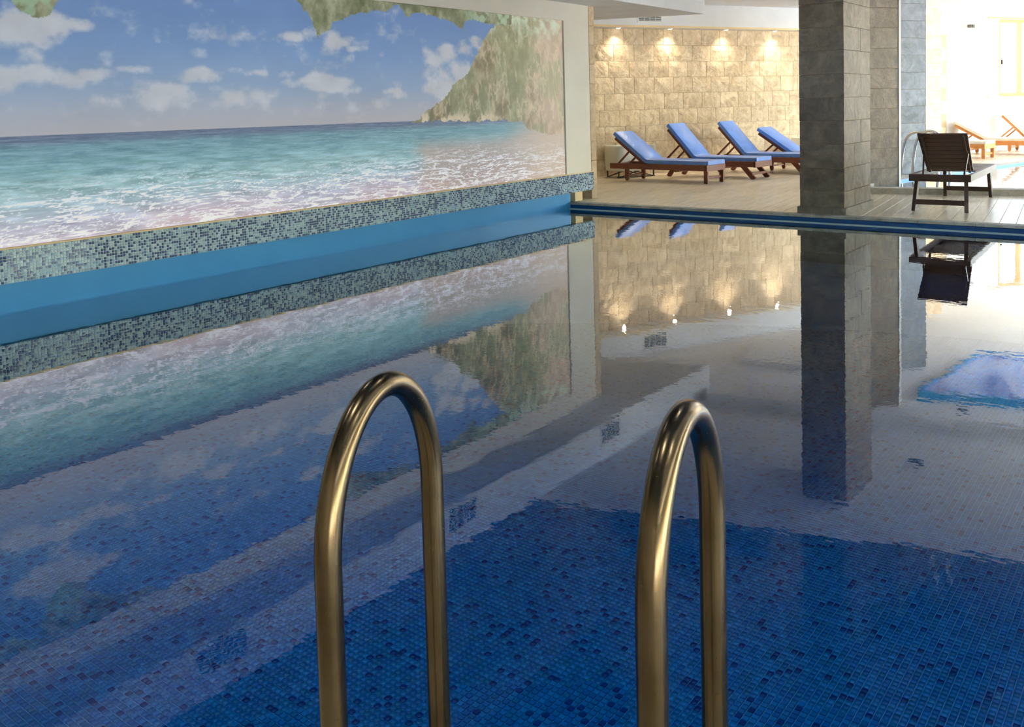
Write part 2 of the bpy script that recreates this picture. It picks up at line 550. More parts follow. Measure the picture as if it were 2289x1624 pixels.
    roof = inpoly(wS, wZ, [(6.05, 3.2), (6.12, 2.78), (6.33, 2.65), (6.38, 2.48), (6.47, 2.41), (6.63, 2.45), (6.71, 2.55), (6.96, 2.63), (7.46, 2.72), (7.72, 2.81), (7.84, 2.68), (8.02, 2.75), (8.34, 2.73), (8.63, 2.66), (8.85, 2.57), (8.94, 2.71), (9.08, 2.75), (9.36, 2.68), (9.9, 2.7), (9.9, 3.2)])
    roof |= inpoly(wS, wZ, [(3.22, 3.2), (3.24, 2.62), (3.32, 2.53), (3.41, 2.44), (3.51, 2.39), (3.58, 2.44), (3.64, 2.55), (3.9, 2.72), (4.3, 2.78), (4.9, 3.2)])
    roof |= inpoly(wS, wZ, [(-2, 3.2), (-2, 0.9), (0.4, 1.1), (1.0, 1.7), (1.5, 2.2), (2.2, 2.45), (2.9, 2.66), (3.3, 2.75), (3.6, 3.2)])
    rc = stops(tex, [(0.25, (82, 88, 62)), (0.5, (112, 116, 92)), (0.72, (146, 148, 126))])
    rc = lerp(rc, (178, 204, 180), 0.7 * sstep(8.6, 9.3, S) * sstep(0.45, 0.65, fbm(S * 8, Z * 8, 127, 4)))  # same painted backlight glow on the overhanging rock
    rc = lerp(rc, (150, 184, 160), 0.6 * (1 - sstep(3.6, 4.2, S)) * sstep(0.48, 0.66, fbm(S * 9, Z * 9, 129, 4)))
    c = np.where(roof[..., None], rc, c)
    return np.clip(c, 0, 255)

mt = bpy.data.materials.new('glass'); mt.use_nodes = True
t_ = mt.node_tree; t_.nodes.remove(t_.nodes['Principled BSDF'])
g1 = t_.nodes.new('ShaderNodeBsdfTransparent'); g1.inputs[0].default_value = lin(246, 250, 250)
g2 = t_.nodes.new('ShaderNodeBsdfGlossy'); g2.inputs['Roughness'].default_value = 0.0
g3 = t_.nodes.new('ShaderNodeMixShader'); g3.inputs[0].default_value = 0.05
t_.links.new(g1.outputs[0], g3.inputs[1]); t_.links.new(g2.outputs[0], g3.inputs[2]); t_.links.new(g3.outputs[0], t_.nodes['Material Output'].inputs[0])
MAT['glass'] = mt
# ================================================================== SETTING
# ---- ground outside the windows
struct(MB().box(-40, 60, -40, 80, -0.9, -0.75).build('ground', 'ceiling_white'), 'pale paved ground outside the windows', 'ground')

# ---- pool basin
basin = MB()
basin.box(X0 - 0.35, X0 - 0.02, -3, Y0 + 0.03, -0.012, ZBB)          # left side, plastered above the water
basin_o = basin.build('pool_wall_left', 'pool_blue_plaster')
struct(basin_o, 'light blue pool side wall below the mosaic band', 'pool wall')
MB().box(X0 - 0.35, X0 - 0.021, -3, Y0 + 0.03, PF - 0.2, -0.012).build('underwater_side', 'edge_blue', basin_o)
struct(MB().box(X0 - 0.35, 3.2, Y0 + 0.03, Y0 + 0.2, PF - 0.2, 0.068).build('pool_wall_far', 'edge_blue'), 'dark blue far pool side under the coping', 'pool wall')
struct(MB().box(2.6, 2.9, -3, Y0 + 0.03, PF - 0.2, 0.068).build('pool_wall_right', 'far_mosaic'), 'blue mosaic pool side to the right', 'pool wall')

# pool floor: joints as one slab, tiles laid on it
TX0, TX1, TY0, TY1 = -7.6, -0.2, 1.2, 8.6
floor_pool = MB().box(X0 - 0.1, 2.8, -3.0, Y0 + 0.1, PF - 0.2, PF - 0.004).build('pool_floor', 'pool_grout')
struct(floor_pool, 'blue mosaic pool floor under clear water', 'pool floor')
P = 0.025
TS = 0.0217
def in_view(x, y, z):
    d = Vector((x, y, z - EYE))
    zc = d.dot(fwd)
    return (1144.5 + 2000 * d.dot(r2) / zc, 357.68 - 2000 * d.dot(u2) / zc, zc)
gx = np.arange(math.floor(TX0 / P), math.ceil(TX1 / P)) * P + P / 2
gy = np.arange(math.floor(TY0 / P), math.ceil(TY1 / P)) * P + P / 2
GX, GY = np.meshgrid(gx, gy, indexing='ij')
GX = GX.ravel(); GY = GY.ravel()
# tiles near enough to be told apart: within about 6 m of the near edge, along the near half of the pool
dist = np.hypot(GX, GY)
near = (dist < 8.4) & (GY > 0.25 * GX + 1.15 + 0.0 * GX) & (GX < -0.16 * GY + 0.35) & (GY > -0.42 * GX - 0.35)
GX = GX[near]; GY = GY[near]; dist = dist[near]
order = np.argsort(dist)
GX = GX[order]; GY = GY[order]
GX = GX + (rng.random(len(GX)) - 0.5) * 0.0012; GY = GY + (rng.random(len(GY)) - 0.5) * 0.0012
h = rng.random(len(GX))
pal = np.array([lin(6, 120, 190)[:3], lin(10, 132, 200)[:3], lin(16, 144, 206)[:3], lin(6, 128, 184)[:3], lin(5, 68, 144)[:3]])
idx = np.where(h < 0.065, 4, np.minimum((h - 0.065) / 0.935 * 4, 3.999).astype(int))
tcol = pal[idx] * (0.9 + 0.2 * rng.random((len(GX), 1)))
def frustum_tile(s, hgt, ch=0.0016):
    a = s / 2; b = a - ch
    vs = [(-a, -a, 0), (a, -a, 0), (a, a, 0), (-a, a, 0), (-b, -b, hgt), (b, -b, hgt), (b, b, hgt), (-b, b, hgt)]
    fs = [(4, 5, 6, 7), (0, 1, 5, 4), (1, 2, 6, 5), (2, 3, 7, 6), (3, 0, 4, 7)]
    return np.array(vs), fs
tv, tf = frustum_tile(TS, 0.0035, 0.0009)
tile_me = bpy.data.meshes.new('tile')
tile_me.from_pydata([tuple(v) for v in tv], [], tf)
tile_me.materials.append(MAT['tile_single'])
# the 300 that show largest: nearest to the eye and inside the picture
u_ = []
for i in range(min(len(GX), 9000)):
    U, V_, _z = in_view(GX[i], GY[i], PF)
    if 8 < U < 2280 and 1180 < V_ < 1618 and not (690 < U < 1020) and not (1400 < U < 1640):
        u_.append(i)
    if len(u_) >= 300:
        break
single = np.zeros(len(GX), bool)
single[u_] = True
for i in u_:
    o = bpy.data.objects.new('tile', tile_me)
    o.location = (GX[i], GY[i], PF - 0.0035)
    o.color = (*tcol[i], 1.0)
    o.parent = floor_pool
    col.objects.link(o)
def joined_tiles(name, base, faces, pos, cols, mat, parent):
    n = len(pos)
    V = (base[None] + pos[:, None, :]).reshape(-1, 3)
    F = (np.array(faces)[None] + (np.arange(n) * len(base))[:, None, None]).reshape(-1, 4)
    me = bpy.data.meshes.new(name)
    me.vertices.add(len(V)); me.vertices.foreach_set('co', V.ravel().astype(np.float32))
    me.loops.add(F.size); me.loops.foreach_set('vertex_index', F.ravel().astype(np.int32))
    me.polygons.add(len(F)); me.polygons.foreach_set('loop_start', (np.arange(len(F)) * 4).astype(np.int32))
    me.update(calc_edges=True)
    ca = me.color_attributes.new('tile_colour', 'FLOAT_COLOR', 'POINT')
    cc = np.ones((n, len(base), 4), np.float32); cc[:, :, :3] = cols[:, None, :]
    ca.data.foreach_set('color', cc.ravel())
    me.materials.append(MAT[mat])
    o = bpy.data.objects.new(name, me)
    col.objects.link(o)
    o.parent = parent
    o['kind'] = 'stuff'
    return o
ns = ~single
joined_tiles('mosaic_tiles', tv, tf, np.stack([GX[ns], GY[ns], np.full(ns.sum(), PF - 0.0035)], -1), tcol[ns], 'tile_joined', floor_pool)
# beyond: tiles too small to tell apart, carried by the material
far = MB()
far.prism([(X0 - 0.02, -2.9), (2.6, -2.9), (2.6, Y0 + 0.03), (X0 - 0.02, Y0 + 0.03)], PF - 0.006, PF - 0.0037)
fo = far.build('mosaic_sheet', 'far_mosaic', floor_pool)
fo['kind'] = 'stuff'

# ---- water
struct(MB()._add([(X0 - 0.02, -3, 0), (2.6, -3, 0), (2.6, Y0 + 0.03, 0), (X0 - 0.02, Y0 + 0.03, 0)], [(0, 1, 2, 3)]).build('water', 'pool_water'), 'still clear blue water of the large pool', 'water')

# ---- far coping and ledge at the waterline
cop = empty('coping', (0, Y0, 0)); struct(cop, 'grey stone coping along the far edge of the large pool', 'coping')
cw = 0.62
xx = X0 - 0.02
while xx < 2.6:
    MB().box(0.002, cw - 0.002, 0, 0.14, 0.066, ZD + 0.003, 0.004).build('stone', 'coping_stone', cop).location = (xx, 0, 0)
    xx += cw
struct(MB().box(X0 - 0.02, 2.6, Y0 - 0.012, Y0 + 0.03, -0.02, 0.010).build('trim_1', 'pale_ledge'), 'thin pale ledge at the waterline of the far pool edge', 'ledge')

# ---- decks
deck = MB().prism([(-13, 11.6), (X0 - 0.02, 11.6), (X0 - 0.02, Y0 + 0.14), (3, Y0 + 0.14), (3, 31.2), (-2.3, 31.2), (-12.0, 11.8), (-13, 11.75)], -0.7, ZD - 0.006).build('floor', 'deck_joint')
struct(deck, 'beige wood-look tiled deck beyond the large pool', 'floor')
AZ = math.radians(-6)
pd = Vector((math.sin(AZ), math.cos(AZ))); pl = Vector((math.cos(AZ), -math.sin(AZ)))
PW, PLN = 0.168, 1.0
plank_me = MB().box(-PW / 2 + 0.0025, PW / 2 - 0.0025, 0.0025, PLN - 0.0025, -0.012, 0, 0.0015)
pm = bpy.data.meshes.new('plank'); pm.from_pydata(plank_me.v, [], plank_me.f); pm.materials.append(MAT['deck_tile'])
org = Vector((-8.7, Y0 + 0.16))
cnt = 0
PL = []
for i in range(-6, 60):
    for j in range(-3, 10):
        q = org + pl * (i * PW) + pd * (j * PLN + (i % 3) * 0.333)
        e = q + pd * PLN
        if q.y < Y0 + 0.13 or e.y > 17.2 or q.x < -9.6 or q.x > -0.6:
            continue
        if q.x < X0 - 0.1 and q.y < 11.75:
            continue
        # hidden behind the big column, the raised pool or pillars
        if q.y > 14.15 + 0.25 * (q.x + 4.1) and q.x > -4.4:
            continue
        PL.append((q.y + 0.25 * abs(q.x + 4), q))
PL.sort(key=lambda t: t[0])
for _d, q in PL[:300]:
    o = bpy.data.objects.new('plank', pm)
    o.location = (q.x, q.y, ZD)
    o.rotation_euler = (0, 0, -AZ)
    o.parent = deck
    col.objects.link(o)
# short planks closing the row at the coping
for i in range(-6, 60):
    j0 = None
    for j in range(-3, 3):
        q = org + pl * (i * PW) + pd * (j * PLN + (i % 3) * 0.333)
        if q.y >= Y0 + 0.13:
            j0 = q; break
    if j0 is None or j0.x < X0 + 0.0 or j0.x > -0.6:
        continue
    gap = j0.y - (Y0 + 0.145)
    if gap > 0.02:
        o = bpy.data.objects.new('plank', pm)
        b = j0 - pd * (gap / pd.y)
        o.location = (b.x, b.y, ZD); o.rotation_euler = (0, 0, -AZ); o.scale = (1, gap / pd.y / PLN, 1)
        o.parent = deck
        col.objects.link(o)
fd = MB().prism([(-9.75, 16.0), (-4.5, 16.0), (-4.5, 13.8), (3, 13.8), (3, 31.2), (-2.3, 31.2)], ZD - 0.006, ZD - 0.003)
fd.prism([(-12.0, 11.76), (-9.6, 11.76), (-9.6, 16.3)], ZD - 0.006, ZD - 0.001)
fd.prism([(-0.6, Y0 + 0.15), (3, Y0 + 0.15), (3, 17.0), (-0.6, 17.0)], ZD - 0.006, ZD - 0.001)
o = fd.build('deck_sheet', 'deck_far', deck); o['kind'] = 'stuff'
near_deck = MB().prism([(X0, -3), (3, -3), (3, 1.97), (X0, -0.49)], -0.7, ZD).build('floor_near', 'deck_far')
struct(near_deck, 'beige deck at the near side under the ladder', 'floor')

# ---- mural wall
wl_ = MB()
wl_.box(X0 - 0.3, X0, -3, Y_W1, ZMT, ZS)
wl_.box(X0 - 0.3, X0, Y_M1 + 0.012, Y_W1, ZBT, ZMT)
wl_.box(X0 - 0.3, X0 - 0.06, -3, Y_M1 + 0.012, ZBT, ZMT)
struct(wl_.build('wall_left', 'beige_plaster'), 'smooth beige wall framing the seascape mural', 'wall')
jb = empty('trim_2', (X0, Y_W1, 0)); struct(jb, 'narrow stone strip closing the end of the mural wall', 'trim')
for i in range(10):
    z0 = ZD + i * 0.301
    MB().box(-0.3, 0.006, 0.002, 0.155, z0, z0 + 0.298, 0.004).build('stone', 'strip_stone', jb)
struct(MB().box(X0 - 0.3, X0 - 0.01, Y0 + 0.145, Y_W1 - 0.25, ZD, ZBB).build('trim_3', 'cream'), 'short cream plinth under the end of the mosaic band', 'plinth')
struct(MB().box(-13, X0 - 0.3, 11.6, 11.75, ZD, ZC).build('wall_side', 'beige_plaster'), 'beige wall behind the mural wall', 'wall')

# mosaic band
band = MB().box(X0 - 0.3, X0 + 0.028, -3, Y_W1 + 0.02, ZBB, ZBT).build('trim_4', 'band_grout')
struct(band, 'blue and white mosaic band running below the seascape mural', 'mosaic band')
o = MB().box(X0 - 0.06, X0 + 0.036, -3, Y_W1 + 0.02, ZBT, ZBT + 0.012, 0.003).build('ledge_strip', 'cream', band)
yy = np.arange(0.6, Y_W1 + 0.0, P) + P / 2
zz_ = ZBB + P / 2 + np.arange(11) * P
BY, BZ = np.meshgrid(yy, zz_, indexing='ij')
BY = BY.ravel(); BZ = BZ.ravel()
cl_ = vnoise(BY * 6, BZ * 14, 5)
hb = rng.random(len(BY)) + 0.5 * (cl_ - 0.5)
bpal = np.array([lin(44, 68, 112)[:3], lin(80, 112, 142)[:3], lin(150, 176, 190)[:3], lin(172, 196, 206)[:3], lin(134, 166, 190)[:3]])
bi = np.where(hb < 0.36, 0, np.where(hb < 0.45, 1, 2 + np.minimum(((hb - 0.45) / 0.7 * 3), 2.99).astype(int)))
bcol = bpal[bi] * (0.92 + 0.16 * rng.random((len(BY), 1)))
bv, bf = frustum_tile(0.0212, 0.004)
bvw = np.stack([bv[:, 2], bv[:, 0], bv[:, 1]], -1)       # facing +x
band_me = bpy.data.meshes.new('tile')
band_me.from_pydata([tuple(v) for v in bvw], [], bf)
band_me.materials.append(MAT['tile_single'])
od = np.argsort(np.abs(BY - 3.15) + 10 * (BY < 3.12))
sel = od[:300]
for i in sel:
    o = bpy.data.objects.new('tile', band_me)
    o.location = (X0 + 0.028, BY[i], BZ[i]); o.color = (*bcol[i], 1)
    o.parent = band
    col.objects.link(o)
keep = np.ones(len(BY), bool); keep[sel] = False
joined_tiles('mosaic_tiles', bvw, bf, np.stack([np.full(keep.sum(), X0 + 0.028), BY[keep], BZ[keep]], -1), bcol[keep], 'tile_joined', band)

# the print itself, lit from behind
SN, ZN = 1180, 330
sv = np.linspace(0.0, Y_M1, SN); zv = np.linspace(ZBT, ZMT, ZN)
SS, ZZ = np.meshgrid(sv, zv, indexing='ij')
rgb = paint_mural(SS, ZZ) / 255.0
rgb = np.where(rgb <= 0.04045, rgb / 12.92, ((rgb + 0.055) / 1.055) ** 2.4)
V = np.stack([np.full(SS.size, X0 - 0.02), SS.ravel(), ZZ.ravel()], -1)
ii = np.arange(SN * ZN).reshape(SN, ZN)
F = np.stack([ii[:-1, :-1], ii[1:, :-1], ii[1:, 1:], ii[:-1, 1:]], -1).reshape(-1, 4)
k = M('backlit_print', (128, 128, 128), 0.5, spec=0.2)
at = k.add('ShaderNodeAttribute', attribute_name='print_colour')
k.base(at.outputs['Color'])
k.link(at.outputs['Color'], k.b.inputs['Emission Color'])
k.b.inputs['Emission Strength'].default_value = 0.26
MAT['backlit_print'] = k.m
mural = empty('wall_mural', (X0 - 0.02, 5.5, ZBT))
tag(mural, 'backlit seascape mural of sea, cloudy sky and cliffs above the mosaic band', 'mural')
me = bpy.data.meshes.new('print')
V = V - np.array([X0 - 0.02, 5.5, ZBT])
me.vertices.add(len(V)); me.vertices.foreach_set('co', V.ravel().astype(np.float32))
me.loops.add(F.size); me.loops.foreach_set('vertex_index', F.ravel().astype(np.int32))
me.polygons.add(len(F)); me.polygons.foreach_set('loop_start', (np.arange(len(F)) * 4).astype(np.int32))
me.update(calc_edges=True)
ca = me.color_attributes.new('print_colour', 'FLOAT_COLOR', 'POINT')
cc = np.ones((SN * ZN, 4), np.float32); cc[:, :3] = rgb.reshape(-1, 3)
ca.data.foreach_set('color', cc.ravel())
me.materials.append(MAT['backlit_print'])
pr = bpy.data.objects.new('print', me); col.objects.link(pr); pr.parent = mural
MB().box(-0.035, -0.004, -5.5, Y_M1 - 5.5, 0, ZMT - ZBT).build('backing_panel', 'white_plastic', mural)

# ---- soffit over the mural wall, ceiling, beams
sof = MB().prism([(-6.98, -3), (-6.98, 14.56), (-9.3, 13.65), (-9.3, 11.99), (X0 - 0.31, 11.99), (X0 - 0.31, -3)], ZS, ZC)
struct(sof.build('ceiling_soffit', 'ceiling_white'), 'dropped white soffit along the mural wall', 'soffit')
struct(MB().prism([(-13, -3), (2.85, -3), (2.85, 31.2), (-2.45, 31.2), (-11.9, 12.0), (-13, 11.75)], ZC, ZC + 0.2).build('ceiling', 'ceiling_white'), 'plain white ceiling of the pool hall', 'ceiling')
film = MB().prism([(-6.96, -2.9), (-6.96, 9.24), (2.55, 12.43), (2.55, -2.9)], ZC - 0.014, ZC - 0.002)
struct(film.build('ceiling_panel', 'stretch_film'), 'glossy stretched ceiling film above the large pool', 'ceiling panel')
a = Vector((-6.9, 14.52)); b = Vector((2.5, 16.8)); dn = Vector((-(b - a).y, (b - a).x)).normalized()
struct(MB().prism([tuple(a), tuple(b), tuple(b - dn * 0.45), tuple(a - dn * 0.45)], ZC - 0.16, ZC).build('ceiling_beam', 'ceiling_white'), 'shallow white ceiling beam crossing past the big stone column', 'beam')
struct(MB().prism([(-7.55, 18.25), (-6.78, 18.83), (-6.05, 16.92), (-7.2, 16.5)], ZC - 0.10, ZC).build('ceiling_box', 'ceiling_white'), 'small dropped box on the ceiling near the sun loungers', 'ceiling box')
cf = [(-3.53, 19.37), (-3.88, 16.30), (1.6, 18.1), (1.6, 21.4)]
struct(MB().prism(cf, ZC - 0.10, ZC - 0.09).build('ceiling_panel', 'stretch_film_blue'), 'blue glossy ceiling panel above the small pool', 'ceiling panel')
rim = MB()  # light blue colour stands in for LED light on the recess sides
for i in range(4):
    p, q = Vector(cf[i]), Vector(cf[(i + 1) % 4])
    rim.bar((p.x, p.y, ZC - 0.06), (q.x, q.y, ZC - 0.06), 0.06, 0.12)
struct(rim.build('trim_5', 'pool_blue_plaster'), 'light blue rim around the ceiling panel above the small pool', 'trim')

# ---- stone back wall on its own skewed line
BX, BYY = -9.015, 17.496
LA = math.atan2(0.8974, 0.4412)
bwl = empty('wall_back', (BX, BYY, 0), LA)       # local x along the wall, local -y into the room
struct(bwl, 'beige chiselled stone back wall behind the sun loungers', 'wall')
T1 = 8.4
WT0, WT1, WZ0, WZ1 = 10.45, 14.0, 1.53, 3.58
core = MB()
core.box(-7.5, T1, 0.0, 0.25, ZD, ZC)
core.box(T1, WT0, 0.0, 0.25, ZD, ZC); core.box(WT1, 17, 0.0, 0.25, ZD, ZC)
core.box(WT0, WT1, 0.0, 0.25, ZD, WZ0); core.box(WT0, WT1, 0.0, 0.25, WZ1, ZC)
core.build('plaster_core', 'white_plaster', bwl)
MB().box(-6, T1, -0.012, 0.0, ZD, 3.15).build('mortar_bed', 'joint', bwl)
BH, BW = 0.3388, 0.5
vars_ = []
for q in range(5):
    n1, n2 = 4, 3
    vs = []
    for jz in range(n2 + 1):
        for jx in range(n1 + 1):
            e = (jx in (0, n1)) or (jz in (0, n2))
            vs.append(((jx / n1 - 0.5) * (BW - 0.008), -(0.014 if e else 0.016 + 0.016 * random.random()), jz / n2 * (BH - 0.008) + 0.004))
    fs = [(jz * (n1 + 1) + jx, jz * (n1 + 1) + jx + 1, (jz + 1) * (n1 + 1) + jx + 1, (jz + 1) * (n1 + 1) + jx) for jz in range(n2) for jx in range(n1)]
    b0 = len(vs)
    x = (BW - 0.008) / 2; z1 = BH - 0.004
    vs += [(-x, 0, 0.004), (x, 0, 0.004), (x, 0, z1), (-x, 0, z1)]
    fs += [(b0, b0 + 1, n1, 0), (b0 + 1, b0 + 2, (n1 + 1) * (n2 + 1) - 1, n1), (b0 + 3, b0, 0, (n1 + 1) * n2), (b0 + 2, b0 + 3, (n1 + 1) * n2, (n1 + 1) * (n2 + 1) - 1)]
    mb_ = bpy.data.meshes.new('stone_block'); mb_.from_pydata(vs, [], fs); mb_.materials.append(MAT['wall_stone'])
    vars_.append(mb_)
for r_ in range(9):
    t = -2.9 - (0.25 if r_ % 2 else 0) + (0.12 if r_ % 3 == 0 else 0)
    while t < 8.0:
        o = bpy.data.objects.new('stone_block', random.choice(vars_))
        o.location = (t + BW / 2, -0.012, ZD + r_ * BH)
        if random.random() < 0.5:
            o.scale = (-1, 1, 1)
        o.parent = bwl
        col.objects.link(o)
        t += BW
# bulkhead with downlights above the stone
bk = MB().box(-6, 6.2, -0.30, 0.0, 3.15, ZC).build('bulkhead', 'white_plaster', bwl)
MB().box(-6, 6.2, -0.31, -0.30, 3.15, 3.19).build('bulkhead_trim', 'cream', bwl)

def loc_bw(t, o, z):
    c_, s_ = math.cos(LA), math.sin(LA)
    return Vector((BX + c_ * t - s_ * o, BYY + s_ * t + c_ * o, z))

# window in the white end of the back wall
w1 = empty('window_1', loc_bw(WT0, 0, WZ0), LA); struct(w1, 'tall wood-framed window in the sunlit white wall', 'window')
fr = MB(); WW = WT1 - WT0; WH = WZ1 - WZ0
fr.box(0, WW, 0.02, 0.12, WH - 0.09, WH); fr.box(0, WW, 0.02, 0.12, 0, 0.09)
fr.build('window_frame', 'window_wood', w1)
for i in range(5):
    x = i * (WW - 0.09) / 4
    MB().box(x, x + 0.09, 0.02, 0.12, 0.09, WH - 0.09).build('mullion', 'window_wood', w1)
    if i < 4:
        MB().box(x + 0.09, x + (WW - 0.09) / 4, 0.065, 0.073, 0.09, WH - 0.09).build('pane', 'glass', w1)
MB().box(0.10, 0.13, -0.02, 0.02, 0.85, 0.98).build('handle', 'dark_metal', w1)
MB().box(-0.45, WW + 0.45, -0.06, 0.02, -0.035, 0).build('window_sill', 'cream', w1)
MB().box(-0.45, WW + 0.2, -0.03, 0.0, WH + 0.01, WH + 0.04).build('lintel_trim', 'window_wood', w1)

# ---- right wall, out of view, its windows laid out to light the place
XR = 2.6
wr = MB()
wr.box(XR, XR + 0.25, -3, 12.2, -0.7, 0.3); wr.box(XR, XR + 0.25, -3, 12.2, 1.3, 2.45); wr.box(XR, XR + 0.25, -3, -2, 0.3, 1.3); wr.box(XR, XR + 0.25, 10.4, 12.2, 0.3, 1.3); wr.box(XR, XR + 0.25, 12.2, 17.4, -0.7, 0.25); wr.box(XR, XR + 0.25, -3, 17.4, 3.05, ZC); wr.box(XR, XR + 0.25, -3, -2.0, 2.45, 3.05); wr.box(XR, XR + 0.25, 10.4, 12.2, 2.45, 3.05); wr.box(XR, XR + 0.25, 12.2, 17.4, 1.95, 3.05); wr.box(XR, XR + 0.25, 12.2, 14.8, 0.25, 1.95)
wr.box(XR, XR + 0.25, 17.4, 31, -0.7, 0.25); wr.box(XR, XR + 0.25, 17.4, 31, 3.35, ZC); wr.box(XR, XR + 0.25, 30.4, 31, 0.25, 3.35)
struct(wr.build('wall_right', 'white_plaster'), 'white side wall with large windows', 'wall')
nwin = 5
wl2 = (30.4 - 17.4) / nwin
WINS = [(14.8, 2.6, 0.25, 1.7)] + [(17.4 + i * wl2, wl2, 0.25, 3.1) for i in range(nwin)] + [(-2.0 + i * 2.48, 2.48, 2.45, 0.6) for i in range(5)] + [(-2.0 + i * 2.48, 2.48, 0.3, 1.0) for i in range(5)]  # low and clerestory rows are added to light the hall and ceiling
for i, (wy, ww, wz, wh) in enumerate(WINS):
    w = empty('window_%d' % (i + 2), (XR, wy, wz)); struct(w, 'unseen wood-framed side window placed to let in daylight', 'window')
    f_ = MB(); f_.box(0.06, 0.16, 0, ww, 0, 0.08); f_.box(0.06, 0.16, 0, ww, wh - 0.08, wh); f_.box(0.06, 0.16, 0, 0.09, 0.08, wh - 0.08); f_.box(0.06, 0.16, ww - 0.09, ww, 0.08, wh - 0.08)
    f_.build('window_frame', 'window_wood', w)
    MB().box(0.11, 0.118, 0.09, ww - 0.09, 0.08, wh - 0.08).build('pane', 'glass', w)
    pl_ = bpy.data.lights.new('portal', 'AREA'); pl_.shape = 'RECTANGLE'; pl_.size = ww; pl_.size_y = wh
    pl_.cycles.is_portal = True
    po = bpy.data.objects.new('portal', pl_); po.location = (XR + 0.3, wy + ww / 2, wz + wh / 2)
    po.rotation_euler = Vector((1, 0, 0)).to_track_quat('Z', 'Y').to_euler()
    col.objects.link(po)
# added roof, out of view, that keeps the sun off the water
struct(MB().box(XR + 0.25, 6.5, -3.2, 11.6, ZC, ZC + 0.2).build('roof_sunshade', 'white_plaster'), 'added unseen roof shading the pool windows from the sun', 'roof')
struct(MB().box(-2.5, XR + 0.25, 31, 31.2, -0.7, ZC).build('wall_far', 'white_plaster'), 'white wall at the far end of the hall', 'wall')
struct(MB().box(-13, XR + 0.25, -3.2, -3, -0.7, ZC).build('wall_near', 'beige_plaster'), 'beige wall behind the viewer', 'wall')
struct(MB().box(-13.2, -13, -3.2, 11.75, -0.7, ZC).build('wall_outer', 'beige_plaster'), 'beige outer wall far to the left', 'wall')

# ---- stone column and pillars
def stone_pillar(name, label, cx, cy_, w, d, rz, z0, z1, mat, ch=0.298, plinth=False):
    root = empty(name, (cx, cy_, z0), rz)
    struct(root, label, 'column')
    n = int(math.ceil((z1 - z0) / ch)); ch = (z1 - z0) / n
    core = MB().box(-w / 2 + 0.012, w / 2 - 0.012, -d / 2 + 0.012, d / 2 - 0.012, 0, z1 - z0).build('core', 'joint', root)
    for i in range(n):
        cut = (0.12 if i % 2 else -0.12) * d
        for y0, y1 in ((-d / 2, cut), (cut, d / 2)):
            e = 0.004 * random.random()
            MB().box(-w / 2 - e, w / 2 + e, y0 - (e if y0 < cut - 1e-6 and y0 == -d / 2 else -0.0015), y1 - 0.0015, i * ch + 0.002, (i + 1) * ch - 0.002, 0.004).build('stone', mat, root)
    if plinth:
        p_ = MB(); p_.box(-w / 2 - 0.03, w / 2 + 0.03, -d / 2 - 0.03, d / 2 + 0.03, 0, 0.09, 0.004)
        p_.build('plinth', mat, root)
    return root
stone_pillar('column', 'thick dark stone column standing at the far pool edge', -3.865, 11.92, 0.56, 1.10, 0, ZD, ZC, 'column_stone', plinth=True)
A32 = math.radians(58)   # local x along azimuth 32
def pillar_at(corner, w, d):   # right-front corner given, face runs back-left along -x
    ux = Vector((math.cos(A32), math.sin(A32))); uy = Vector((-math.sin(A32), math.cos(A32)))
    return Vector(corner) - ux * w / 2 + uy * d / 2
c2 = pillar_at((-3.975, 15.36), 1.2, 0.4)
p2 = stone_pillar('column', 'beige stone pillar with white corner trim beside the brown lounger', c2.x, c2.y, 1.2, 0.4, A32, ZD, ZC, 'column_stone', ch=0.33)
MB().box(0.602, 0.645, -0.215, 0.2, 0, ZC - ZD, 0.003).build('corner_trim', 'white_metal', p2)
c3 = pillar_at((-4.26, 18.42), 0.9, 0.4)
stone_pillar('column', 'grey stone pillar behind the steel handrails of the small pool', c3.x, c3.y, 0.9, 0.4, A32, ZD, ZC, 'grey_stone', ch=0.33)
pc = loc_bw(6.5, -0.55, 0)
stone_pillar('column', 'narrow pale stone pier in front of the sunlit white wall', pc.x, pc.y, 0.8, 1.0, LA, ZD, ZC, 'wall_stone', ch=0.33)

# ================================================================== THINGS
# ---- pool ladder: two bronze rails
lad = empty('pool_ladder', (-0.84, 1.0, ZD))
tag(lad, 'bronze pool ladder with two hooped handrails in front of the water', 'pool ladder')
def W2L(p):
    return Vector(p) - Vector((-0.84, 1.0, ZD))
RS = 1.35
def rail(pn, pf, ztop, rad):
    pn = Vector(pn); pf = Vector(pf)
    mid = (pn + pf) / 2
    h = (pf - pn).length / 2
    d = (pf - pn).normalized()
    pts = []
    zc = ztop - h * RS
    for i in range(14):
        pts.append(Vector((pn.x, pn.y, ZD + (zc - ZD) * i / 14)))
    for i in range(0, 33):
        a = PI - PI * i / 32
        pts.append(Vector((mid.x + d.x * h * math.cos(a), mid.y + d.y * h * math.cos(a), zc + h * RS * math.sin(a))))
    for i in range(1, 14):
        pts.append(Vector((pf.x, pf.y, zc - (zc + 0.45) * i / 13)))
    o = MB().tube([W2L(p) for p in pts], rad, 28).build('handrail', 'bronze_metal', lad)
    autosmooth(o, 1.0)
    b = MB().tube([W2L((pn.x, pn.y, ZD)), W2L((pn.x, pn.y, ZD + 0.012)), W2L((pn.x, pn.y, ZD + 0.02))], [0.05, 0.05, 0.03], 28).build('flange', 'bronze_metal', o)
    return o
RAILS = [((-1.046, 0.862), (-1.138, 1.192), 1.086, 0.0212), ((-0.562, 0.991), (-0.622, 1.300), 1.095, 0.0212)]
for a_, b_, zt, rr in RAILS:
    rail(a_, b_, zt, rr)
